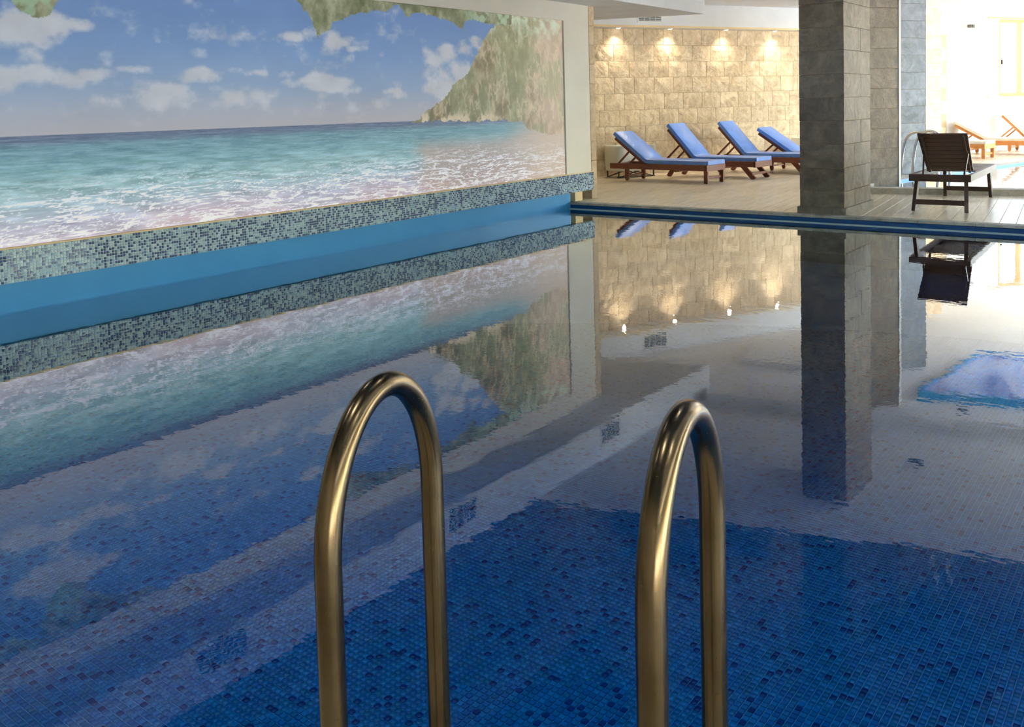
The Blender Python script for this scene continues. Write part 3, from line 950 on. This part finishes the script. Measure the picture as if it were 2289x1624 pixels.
for z in (-0.12, -0.36):
    MB().bar(W2L((-1.138, 1.192, z)), W2L((-0.622, 1.300, z)), 0.09, 0.03).build('step', 'bronze_metal', lad)

# ---- sun loungers
def make_lounger(angle_deg, splay, mat_wood, mat_pad, label, group):
    """local x runs towards the foot end, foot end at x = 0, floor at z = 0"""
    t = empty('sun_lounger')
    tag(t, label, 'sun lounger', group)
    Wd = 0.62; L = 2.15; zt = 0.335; hr = 0.105; hx = -1.36
    for s in (-1, 1):
        MB().box(-L, 0, s * Wd / 2 - 0.022, s * Wd / 2 + 0.022, zt - hr, zt, 0.004).build('side_rail', mat_wood, t)
    MB().box(-0.045, 0.002, -Wd / 2 - 0.022, Wd / 2 + 0.022, zt - hr - 0.005, zt + 0.002, 0.004).build('end_rail', mat_wood, t)
    MB().box(-L + 0.05, -L + 0.095, -Wd / 2 + 0.022, Wd / 2 - 0.022, zt - hr + 0.01, zt - 0.01, 0.004).build('end_rail', mat_wood, t)
    for s in (-1, 1):
        y0 = s * (Wd / 2 - 0.035)
        if splay:
            for (xa, xb) in ((-0.36, -0.05), (-L + 0.45, -L + 0.14)):
                d = Vector((xb - xa, 0, -zt)).normalized()
                MB().bar((xa, y0, zt - 0.01), (xb if xa > -1 else xa - 0.24, y0, 0.0), 0.045, 0.085).build('leg', mat_wood, t)
        else:
            MB().box(-0.085, -0.005, y0 - 0.022, y0 + 0.022, 0, zt - 0.005, 0.004).build('leg', mat_wood, t)
            lg = MB()
            prof = [(-0.04, zt - 0.005), (-0.04, 0.05), (-0.03, 0.02), (-0.012, 0.0), (0.012, 0.0), (0.03, 0.02), (0.04, 0.05), (0.04, zt - 0.005)]
            n = len(prof)
            vs = [(-1.78 + x, y0 - 0.022, z) for x, z in prof] + [(-1.78 + x, y0 + 0.022, z) for x, z in prof]
            lg._add(vs, [tuple(range(n)), tuple(range(n, 2 * n))[::-1]] + [(i, n + i, n + (i + 1) % n, (i + 1) % n) for i in range(n)])
            lg.build('leg', mat_wood, t)
    MB().box(-0.065 if not splay else -0.115, -0.04 if not splay else -0.085, -Wd / 2 + 0.03, Wd / 2 - 0.03, 0.08, 0.125, 0.003).build('stretcher', mat_wood, t)
    MB().box(-1.795, -1.765, -Wd / 2 + 0.03, Wd / 2 - 0.03, 0.085, 0.115, 0.003).build('stretcher', mat_wood, t)
    a = math.radians(angle_deg)
    bl = 0.86
    dx, dz = -math.cos(a), math.sin(a)
    hz = zt + 0.0
    for s in (-1, 1):
        y0 = s * (Wd / 2 - 0.06)
        MB().bar((hx, y0, hz - 0.02), (hx + dx * bl, y0, hz - 0.02 + dz * bl), 0.04, 0.06).build('back_rail', mat_wood, t)
        px, pz = hx + dx * bl * 0.55, hz - 0.03 + dz * bl * 0.55
        foot = px - 0.30 if angle_deg < 43 else px - 0.38
        MB().bar((px, s * (Wd / 2 - 0.1), pz), (max(foot, -L + 0.06), s * (Wd / 2 - 0.1), zt - 0.03), 0.025, 0.035).build('strut', mat_wood, t)
    nx, nz = math.sin(a), math.cos(a)
    for i in range(7):
        q = 0.06 + i * (bl - 0.1) / 6
        c_ = Vector((hx + dx * q + nx * 0.018, 0, hz - 0.02 + dz * q + nz * 0.018))
        e = Vector((dx, 0, dz)) * 0.04
        MB().bar(c_ - e, c_ + e, Wd - 0.10, 0.016, up=(nx, 0, nz)).build('slat', mat_wood, t)
    for i in range(8):
        x = -0.12 - i * 0.16
        MB().box(x - 0.04, x + 0.04, -Wd / 2 + 0.022, Wd / 2 - 0.022, zt - 0.02, zt - 0.004).build('slat', mat_wood, t)
    # mattress bent at the hinge: profile swept across
    th = 0.075
    base = [(0.01, hz + 0.004)]
    for i in range(1, 6):
        base.append((0.01 + (hx + 0.10 - 0.01) * i / 5, hz + 0.004))
    for i in range(1, 6):
        f_ = i / 5
        bx = (1 - f_) ** 2 * (hx + 0.10) + 2 * f_ * (1 - f_) * hx + f_ * f_ * (hx + dx * 0.12 + nx * 0.02)
        bz = (1 - f_) ** 2 * (hz + 0.004) + 2 * f_ * (1 - f_) * (hz + 0.006) + f_ * f_ * (hz + dz * 0.12 + nz * 0.02)
        base.append((bx, bz))
    for i in range(1, 6):
        q = 0.12 + (bl + 0.05 - 0.12) * i / 5
        base.append((hx + dx * q + nx * 0.02, hz + dz * q + nz * 0.02))
    vs = []; rows = len(base)
    ny = [(-1, 0.0), (-1, 1.0), (-0.94, 1.0), (0.94, 1.0), (1, 1.0), (1, 0.0)]
    for i, (x, z) in enumerate(base):
        p0 = base[max(i - 1, 0)]; p1 = base[min(i + 1, rows - 1)]
        tv_ = Vector((p1[0] - p0[0], 0, p1[1] - p0[1])).normalized()
        nv = Vector((tv_.z, 0, -tv_.x)); nv = nv if nv.z > 0 else -nv
        for (sy, hh) in ny:
            rnd = 0.9 if (abs(sy) > 0.96 and hh > 0.5) else (1.0 if hh > 0.5 else 0)
            e = 1.0
            q = Vector((x, sy * (Wd / 2 - 0.015), z)) + nv * th * rnd
            vs.append(q)
    m_ = len(ny); fs = []
    for i in range(rows - 1):
        for j in range(m_):
            j2 = (j + 1) % m_
            fs.append((i * m_ + j, i * m_ + j2, (i + 1) * m_ + j2, (i + 1) * m_ + j))
    fs.append(tuple(range(m_))[::-1]); fs.append(tuple(range((rows - 1) * m_, rows * m_)))
    o = mesh_obj('mattress', vs, fs, mat_pad, t)
    bmx = bmesh.new(); bmx.from_mesh(o.data); bmesh.ops.recalc_face_normals(bmx, faces=bmx.faces); bmx.to_mesh(o.data); bmx.free()
    autosmooth(o, 0.7)
    return t

def place(t, leg_xy, az_deg, local_leg):
    """put the lounger so that its leg foot stands at leg_xy"""
    rz = math.radians(90 - az_deg)
    c_, s_ = math.cos(rz), math.sin(rz)
    lx, ly = local_leg
    t.location = (leg_xy[0] - (c_ * lx - s_ * ly), leg_xy[1] - (s_ * lx + c_ * ly), ZD)
    t.rotation_euler = (0, 0, rz)
G1 = 'blue sun loungers by the stone wall'
AZL = 95
t1 = make_lounger(36, False, 'red_wood', 'blue_vinyl', 'blue-cushioned wooden lounger nearest the mural wall, on straight legs', G1)
place(t1, (-7.12, 14.83), AZL, (-0.045, -0.275))
t2 = make_lounger(47, True, 'red_wood', 'blue_vinyl', 'blue-cushioned wooden lounger on splayed legs, second from the mural wall', G1)
place(t2, (-6.70, 16.0), AZL, (-0.05, -0.275))
t3 = make_lounger(47, True, 'red_wood', 'blue_vinyl', 'blue-cushioned wooden lounger with the highest backrest, third from the mural wall', G1)
place(t3, (-6.24, 17.38), AZL, (-0.05, -0.275))
t4 = make_lounger(33, False, 'red_wood', 'blue_vinyl', 'low-backed blue lounger farthest from the mural wall, cut off by the column', G1)
place(t4, (-7.2, 18.78), AZL, (-1.78, 0.275))
G2 = 'pale loungers by the sunlit window'
for (x, y, az, ang, lb) in ((-4.1, 23.1, 100, 40, 'pale-cushioned amber wood lounger nearest the stone pier under the window'),
                            (-3.05, 24.6, 100, 28, 'pale-cushioned amber wood lounger second from the stone pier, low backrest'),
                            (-2.35, 26.0, 100, 45, 'pale-cushioned amber wood lounger at the edge of the picture by the window')):
    t5 = make_lounger(ang, False, 'amber_wood', 'cream_vinyl', lb, G2)
    place(t5, (x, y), az, (-0.045, -0.275))

# ---- dark slatted lounger seen from its head end
dl = empty('slatted_lounger', (-2.66, 12.2, ZD), math.radians(2)); tag(dl, 'dark brown slatted lounger seen from behind its raised backrest', 'sun lounger')
HW = 0.33
for s in (-1, 1):
    MB().box(s * HW - 0.022, s * HW + 0.022, -0.02, 2.15, 0.385, 0.475, 0.004).build('side_rail', 'dark_wood', dl)
    MB().bar((s * (HW - 0.045), 0.10, 0.40), (s * (HW - 0.03) + s * 0.005, 0.0, 0.0), 0.045, 0.05).build('leg', 'dark_wood', dl)
    MB().bar((s * (HW - 0.045), 1.94, 0.40), (s * (HW - 0.03), 2.05, 0.0), 0.045, 0.05).build('leg', 'dark_wood', dl)
MB().box(-HW - 0.03, HW + 0.03, -0.03, 0.02, 0.385, 0.475, 0.004).build('end_rail', 'dark_wood', dl)
MB().box(-HW - 0.02, HW + 0.02, 2.12, 2.16, 0.385, 0.475, 0.004).build('end_rail', 'dark_wood', dl)
MB().box(-HW + 0.03, HW - 0.03, 0.012, 0.035, 0.085, 0.15, 0.003).build('stretcher', 'dark_wood', dl)
MB().box(-HW + 0.03, HW - 0.03, 2.015, 2.04, 0.085, 0.15, 0.003).build('stretcher', 'dark_wood', dl)
hp = Vector((0, 0.68, 0.47)); tp = Vector((0, 0.14, 0.965))
dv = (tp - hp); ln = dv.length; dv.normalize()
nrm = Vector((0, dv.z, -dv.y))
for i in range(9):
    q0 = hp + dv * (0.02 + i * ln / 9); q1 = hp + dv * (0.02 + (i + 1) * ln / 9 - 0.008)
    wdt = 0.56 + 0.03 * i / 9
    MB().bar(q0 + nrm * 0.012, q1 + nrm * 0.012, wdt, 0.02, up=nrm).build('slat', 'dark_wood', dl)
for s in (-1, 1):
    MB().bar(hp + Vector((s * 0.24, 0, 0)) - nrm * 0.01, tp + Vector((s * 0.24, 0, 0)) - nrm * 0.01, 0.03, 0.03, up=nrm).build('back_rail', 'dark_wood', dl)
    MB().bar((s * 0.26, 0.38, 0.72), (s * 0.24, 0.22, 0.42), 0.02, 0.025).build('strut', 'dark_wood', dl)
for i in range(10):
    y = 0.8 + i * 0.135
    MB().box(-HW + 0.022, HW - 0.022, y, y + 0.11, 0.455, 0.473, 0.003).build('slat', 'dark_wood', dl)

# ---- raised small pool behind it
kp = [(-4.55, 14.12), (-1.6, 14.86), (2.4, 15.9), (2.4, 22.0), (-2.75, 22.0), (-3.85, 17.3)]
kerb = empty('small_pool', (-3, 15, ZD)); struct(kerb, 'raised pale kerb and blue basin of the small pool', 'small pool')
for i in range(6):
    p, q = Vector(kp[i]), Vector(kp[(i + 1) % 6])
    MB().bar((p.x + 3, p.y - 15, 0.045), (q.x + 3, q.y - 15, 0.045), 0.26, 0.09).build('kerb', 'coping_stone', kerb)
    c_ = Vector((-0.9, 18.2)); pi_ = p + (c_ - p).normalized() * 0.17; qi = q + (c_ - q).normalized() * 0.17
    MB().bar((pi_.x + 3, pi_.y - 15, 0.045), (qi.x + 3, qi.y - 15, 0.045), 0.03, 0.084).build('basin_side', 'kid_pool_blue', kerb)
MB().prism([(x + 3, y - 15) for x, y in kp], 0.0, 0.012).build('basin_floor', 'kid_pool_blue', kerb)
struct(MB()._add([(x, y, ZD + 0.055) for x, y in kp], [tuple(range(6))]).build('water', 'kid_water'), 'bright blue water of the small raised pool', 'water')

# steel handrails of the small pool
hr_ = empty('pool_handrail', (-3.85, 16.6, ZD)); tag(hr_, 'curved steel handrails of the small pool beside the brown lounger', 'handrail')
for dx_, dy_ in ((0.0, 0.0), (0.10, 0.42)):
    pts = [(-0.55, 0.55, 0.0), (-0.5, 0.5, 0.45), (-0.42, 0.44, 0.72), (-0.28, 0.34, 0.83), (-0.12, 0.22, 0.84), (-0.02, 0.14, 0.78), (0.06, 0.08, 0.62), (0.14, 0.02, 0.42), (0.2, -0.04, 0.2), (0.23, -0.08, 0.03)]
    sm = []
    for i in range(len(pts) - 1):
        p0 = Vector(pts[max(i - 1, 0)]); p1 = Vector(pts[i]); p2_ = Vector(pts[i + 1]); p3 = Vector(pts[min(i + 2, len(pts) - 1)])
        for k_ in range(6):
            s = k_ / 6
            sm.append(0.5 * ((2 * p1) + (-p0 + p2_) * s + (2 * p0 - 5 * p1 + 4 * p2_ - p3) * s * s + (-p0 + 3 * p1 - 3 * p2_ + p3) * s ** 3))
    sm.append(Vector(pts[-1]))
    autosmooth(MB().tube([q + Vector((dx_, dy_, 0)) for q in sm], 0.025, 14).build('rail', 'steel', hr_), 1.0)

# ---- white tubs on crossed legs by the stone wall
def tub(x, y, rz, w, d, h, label):
    t = empty('storage_tub', (x, y, ZD), rz); tag(t, label, 'tub', 'white tubs by the stone wall')
    b = MB()
    n = 24
    rings = []
    for z, s in ((0.13, 0.93), (0.15, 0.97), (h * 0.6, 1.0), (h - 0.02, 1.0), (h, 0.97), (h, 0.90), (h - 0.04, 0.88)):
        ring = []
        for i in range(n):
            a = 2 * PI * i / n
            cx = math.copysign(abs(math.cos(a)) ** 0.35, math.cos(a)); sy = math.copysign(abs(math.sin(a)) ** 0.35, math.sin(a))
            ring.append((cx * w / 2 * s, sy * d / 2 * s, z))
        rings.append(ring)
    vs = [v for r_ in rings for v in r_]
    fs = [(i * n + k_, i * n + (k_ + 1) % n, (i + 1) * n + (k_ + 1) % n, (i + 1) * n + k_) for i in range(len(rings) - 1) for k_ in range(n)]
    fs += [tuple(range(n))[::-1], tuple(range((len(rings) - 1) * n, len(rings) * n))]
    b._add(vs, fs)
    autosmooth(b.build('tub_body', 'white_plastic', t), 0.7)
    for s in (-1, 1):
        yy_ = s * d * 0.38
        for g in (-1, 1):
            MB().bar((g * w * 0.42, yy_, 0.0), (-g * w * 0.1, yy_, 0.14), 0.02, 0.02).build('crossed_leg', 'dark_metal', t)
            MB().bar((g * w * 0.42, yy_, 0.0), (g * w * 0.42, yy_, 0.14), 0.02, 0.02).build('leg', 'dark_metal', t)
    MB().box(-w * 0.45, w * 0.45, -d * 0.40, -d * 0.36, 0.0, 0.012).build('floor_bar', 'dark_metal', t)
    return t
q = loc_bw(-1.55, -0.42, 0)
tub(q.x, q.y, LA, 1.0, 0.55, 0.64, 'white rounded tub on dark crossed legs behind the first blue lounger')
q = loc_bw(3.35, -0.5, 0)
t = tub(q.x, q.y, LA, 0.9, 0.6, 0.62, 'white rounded tub holding a dark bowl beside the big column')
t['group'] = 'white tubs by the stone wall'
bw_ = MB()
n = 20
rings = [[(0.17 * s * math.cos(2 * PI * i / n), 0.17 * s * math.sin(2 * PI * i / n), z) for i in range(n)] for z, s in ((0, 0.5), (0.02, 0.8), (0.045, 1.0), (0.045, 0.94), (0.02, 0.7))]
bw_._add([v for r_ in rings for v in r_], [(i * n + k_, i * n + (k_ + 1) % n, (i + 1) * n + (k_ + 1) % n, (i + 1) * n + k_) for i in range(4) for k_ in range(n)] + [tuple(range(n))[::-1], tuple(range(4 * n, 5 * n))])
o = bw_.build('bowl', 'black_plastic'); o.location = (q.x, q.y, ZD + 0.585)
tag(autosmooth(o, 0.7), 'small dark bowl resting in the white tub by the column', 'bowl')

# ---- wall-washing downlights under the bulkhead
k = M('lamp_glow', (255, 240, 210), 0.4)
k.b.inputs['Emission Color'].default_value = (1.0, 0.86, 0.62, 1)
k.b.inputs['Emission Strength'].default_value = 14.0
MAT['lamp_glow'] = k.m
LB = ['downlight above the stone wall nearest the mural', 'downlight above the stone wall, second from the mural', 'downlight above the stone wall, third from the mural', 'downlight above the stone wall nearest the big column']
SPOTS = [-1.62, -0.33, 1.16, 2.55]
for i, tpos in enumerate(SPOTS):
    p = loc_bw(tpos, -0.17, 3.15)
    d_ = empty('downlight', p, LA); tag(d_, LB[i], 'downlight', 'downlights over the stone wall')
    MB().tube([(0, 0, 0.01), (0, 0, -0.012), (0, 0, -0.016)], [0.06, 0.06, 0.045], 20).build('ring', 'white_metal', d_)
    MB().tube([(0, 0, -0.012), (0, 0, -0.02)], [0.042, 0.038], 20).build('lens', 'lamp_glow', d_)
    L_ = bpy.data.lights.new('downlight_lamp', 'SPOT'); L_.energy = 80; L_.color = (1.0, 0.86, 0.64)
    L_.spot_size = math.radians(140); L_.spot_blend = 1.0; L_.shadow_soft_size = 0.03
    lo = bpy.data.objects.new('downlight_lamp', L_); lo.parent = d_
    lo.location = (0, 0, -0.03); lo.rotation_euler = (math.radians(-22), 0, 0)
    col.objects.link(lo)

# ---- air grilles
def grille(name, mw, w, h, cols, rows, label):
    g = empty(name); g.matrix_world = mw; tag(g, label, 'air vent', 'air grilles')
    f_ = MB(); b = 0.03
    f_.box(-w / 2, w / 2, -0.012, 0, -h / 2, -h / 2 + b); f_.box(-w / 2, w / 2, -0.012, 0, h / 2 - b, h / 2)
    f_.box(-w / 2, -w / 2 + b, -0.012, 0, -h / 2 + b, h / 2 - b); f_.box(w / 2 - b, w / 2, -0.012, 0, -h / 2 + b, h / 2 - b)
    f_.build('frame', 'white_metal', g)
    MB().box(-w / 2 + b, w / 2 - b, -0.003, 0, -h / 2 + b, h / 2 - b).build('backing', 'grille_dark', g)
    for i in range(rows):
        z = -h / 2 + b + (i + 0.5) * (h - 2 * b) / rows
        MB().box(-w / 2 + b, w / 2 - b, -0.009, -0.003, z - 0.005, z + 0.005).build('slat', 'white_metal', g)
    for i in range(1, cols):
        x = -w / 2 + b + i * (w - 2 * b) / cols
        MB().box(x - 0.003, x + 0.003, -0.010, -0.003, -h / 2 + b, h / 2 - b).build('bar', 'white_metal', g)
    return g
def mw(p, rz):
    return Matrix.Translation(p) @ Matrix.Rotation(rz, 4, 'Z')
grille('air_grille', mw(loc_bw(-0.93, -0.30, 3.42), LA), 0.62, 0.34, 4, 7, 'air grille in the bulkhead partly hidden by the dropped soffit')
grille('air_grille', mw(loc_bw(3.62, -0.30, 3.42), LA), 0.46, 0.34, 4, 7, 'air grille in the bulkhead half hidden behind the big column')
for yv, lb in ((11.18, 'air grille in the soffit side nearest the far pool edge'), (7.83, 'air grille in the middle of the soffit side'), (4.5, 'air grille in the soffit side nearest the viewer')):
    grille('air_grille', mw((-6.98, yv, 3.29), math.radians(90)), 0.56, 0.32, 4, 7, lb)

# ---- security camera on the white wall
p = loc_bw(9.2, 0, 3.36)
sc_ = empty('security_camera', p, LA); tag(sc_, 'small security camera high on the sunlit white wall', 'security camera')
MB().tube([(0, 0, 0), (0, -0.06, 0)], 0.03, 14).build('mount', 'white_metal', sc_)
MB().box(-0.09, 0.09, -0.16, -0.06, -0.045, 0.045, 0.012).build('housing', 'black_plastic', sc_)
MB().tube([(0, -0.16, 0), (0, -0.175, 0)], 0.028, 14).build('lens', 'black_plastic', sc_)

# ---- ceiling discs seen only in the water
for x, y, lb in ((-3.2, 13.3, 'round dark ceiling detector in front of the beam'), (-3.13, 15.95, 'round dark ceiling detector beside the blue ceiling panel')):
    o = MB().tube([(0, 0, 0), (0, 0, -0.03), (0, 0, -0.045)], [0.10, 0.10, 0.06], 20).build('ceiling_detector', 'grille_dark')
    o.location = (x, y, ZC); tag(autosmooth(o, 0.6), lb, 'detector', 'round ceiling detectors')

# ---- added fill lamps, unseen behind and above the viewer, to brighten the pool
FILL_LAMPS = [(-5.2, 0.9), (-3.2, 0.4), (-3.4, 2.3), (-1.2, 0.6), (-1.2, 3.2), (0.9, 1.2), (0.9, 4.2)]
ORD = ['first', 'second', 'third', 'fourth', 'fifth', 'sixth', 'seventh']
FILL_LAMPS.sort()
for i, (x, y) in enumerate(FILL_LAMPS):
    d_ = empty('downlight', (x, y, ZC - 0.014)); tag(d_, 'added unseen fill downlight over the near deck, %s from the mural wall' % ORD[i], 'downlight', 'added fill lamps above the near side of the pool')
    MB().tube([(0, 0, 0), (0, 0, -0.012), (0, 0, -0.016)], [0.09, 0.09, 0.07], 20).build('ring', 'white_metal', d_)
    MB().tube([(0, 0, -0.010), (0, 0, -0.018)], [0.066, 0.062], 20).build('lens', 'lamp_glow', d_)
    L_ = bpy.data.lights.new('downlight_lamp', 'SPOT'); L_.energy = 58; L_.color = (0.92, 0.96, 1.0)
    L_.spot_size = math.radians(115); L_.spot_blend = 0.8; L_.shadow_soft_size = 0.07
    lo = bpy.data.objects.new('downlight_lamp', L_); lo.parent = d_; lo.location = (0, 0, -0.03)
    col.objects.link(lo)
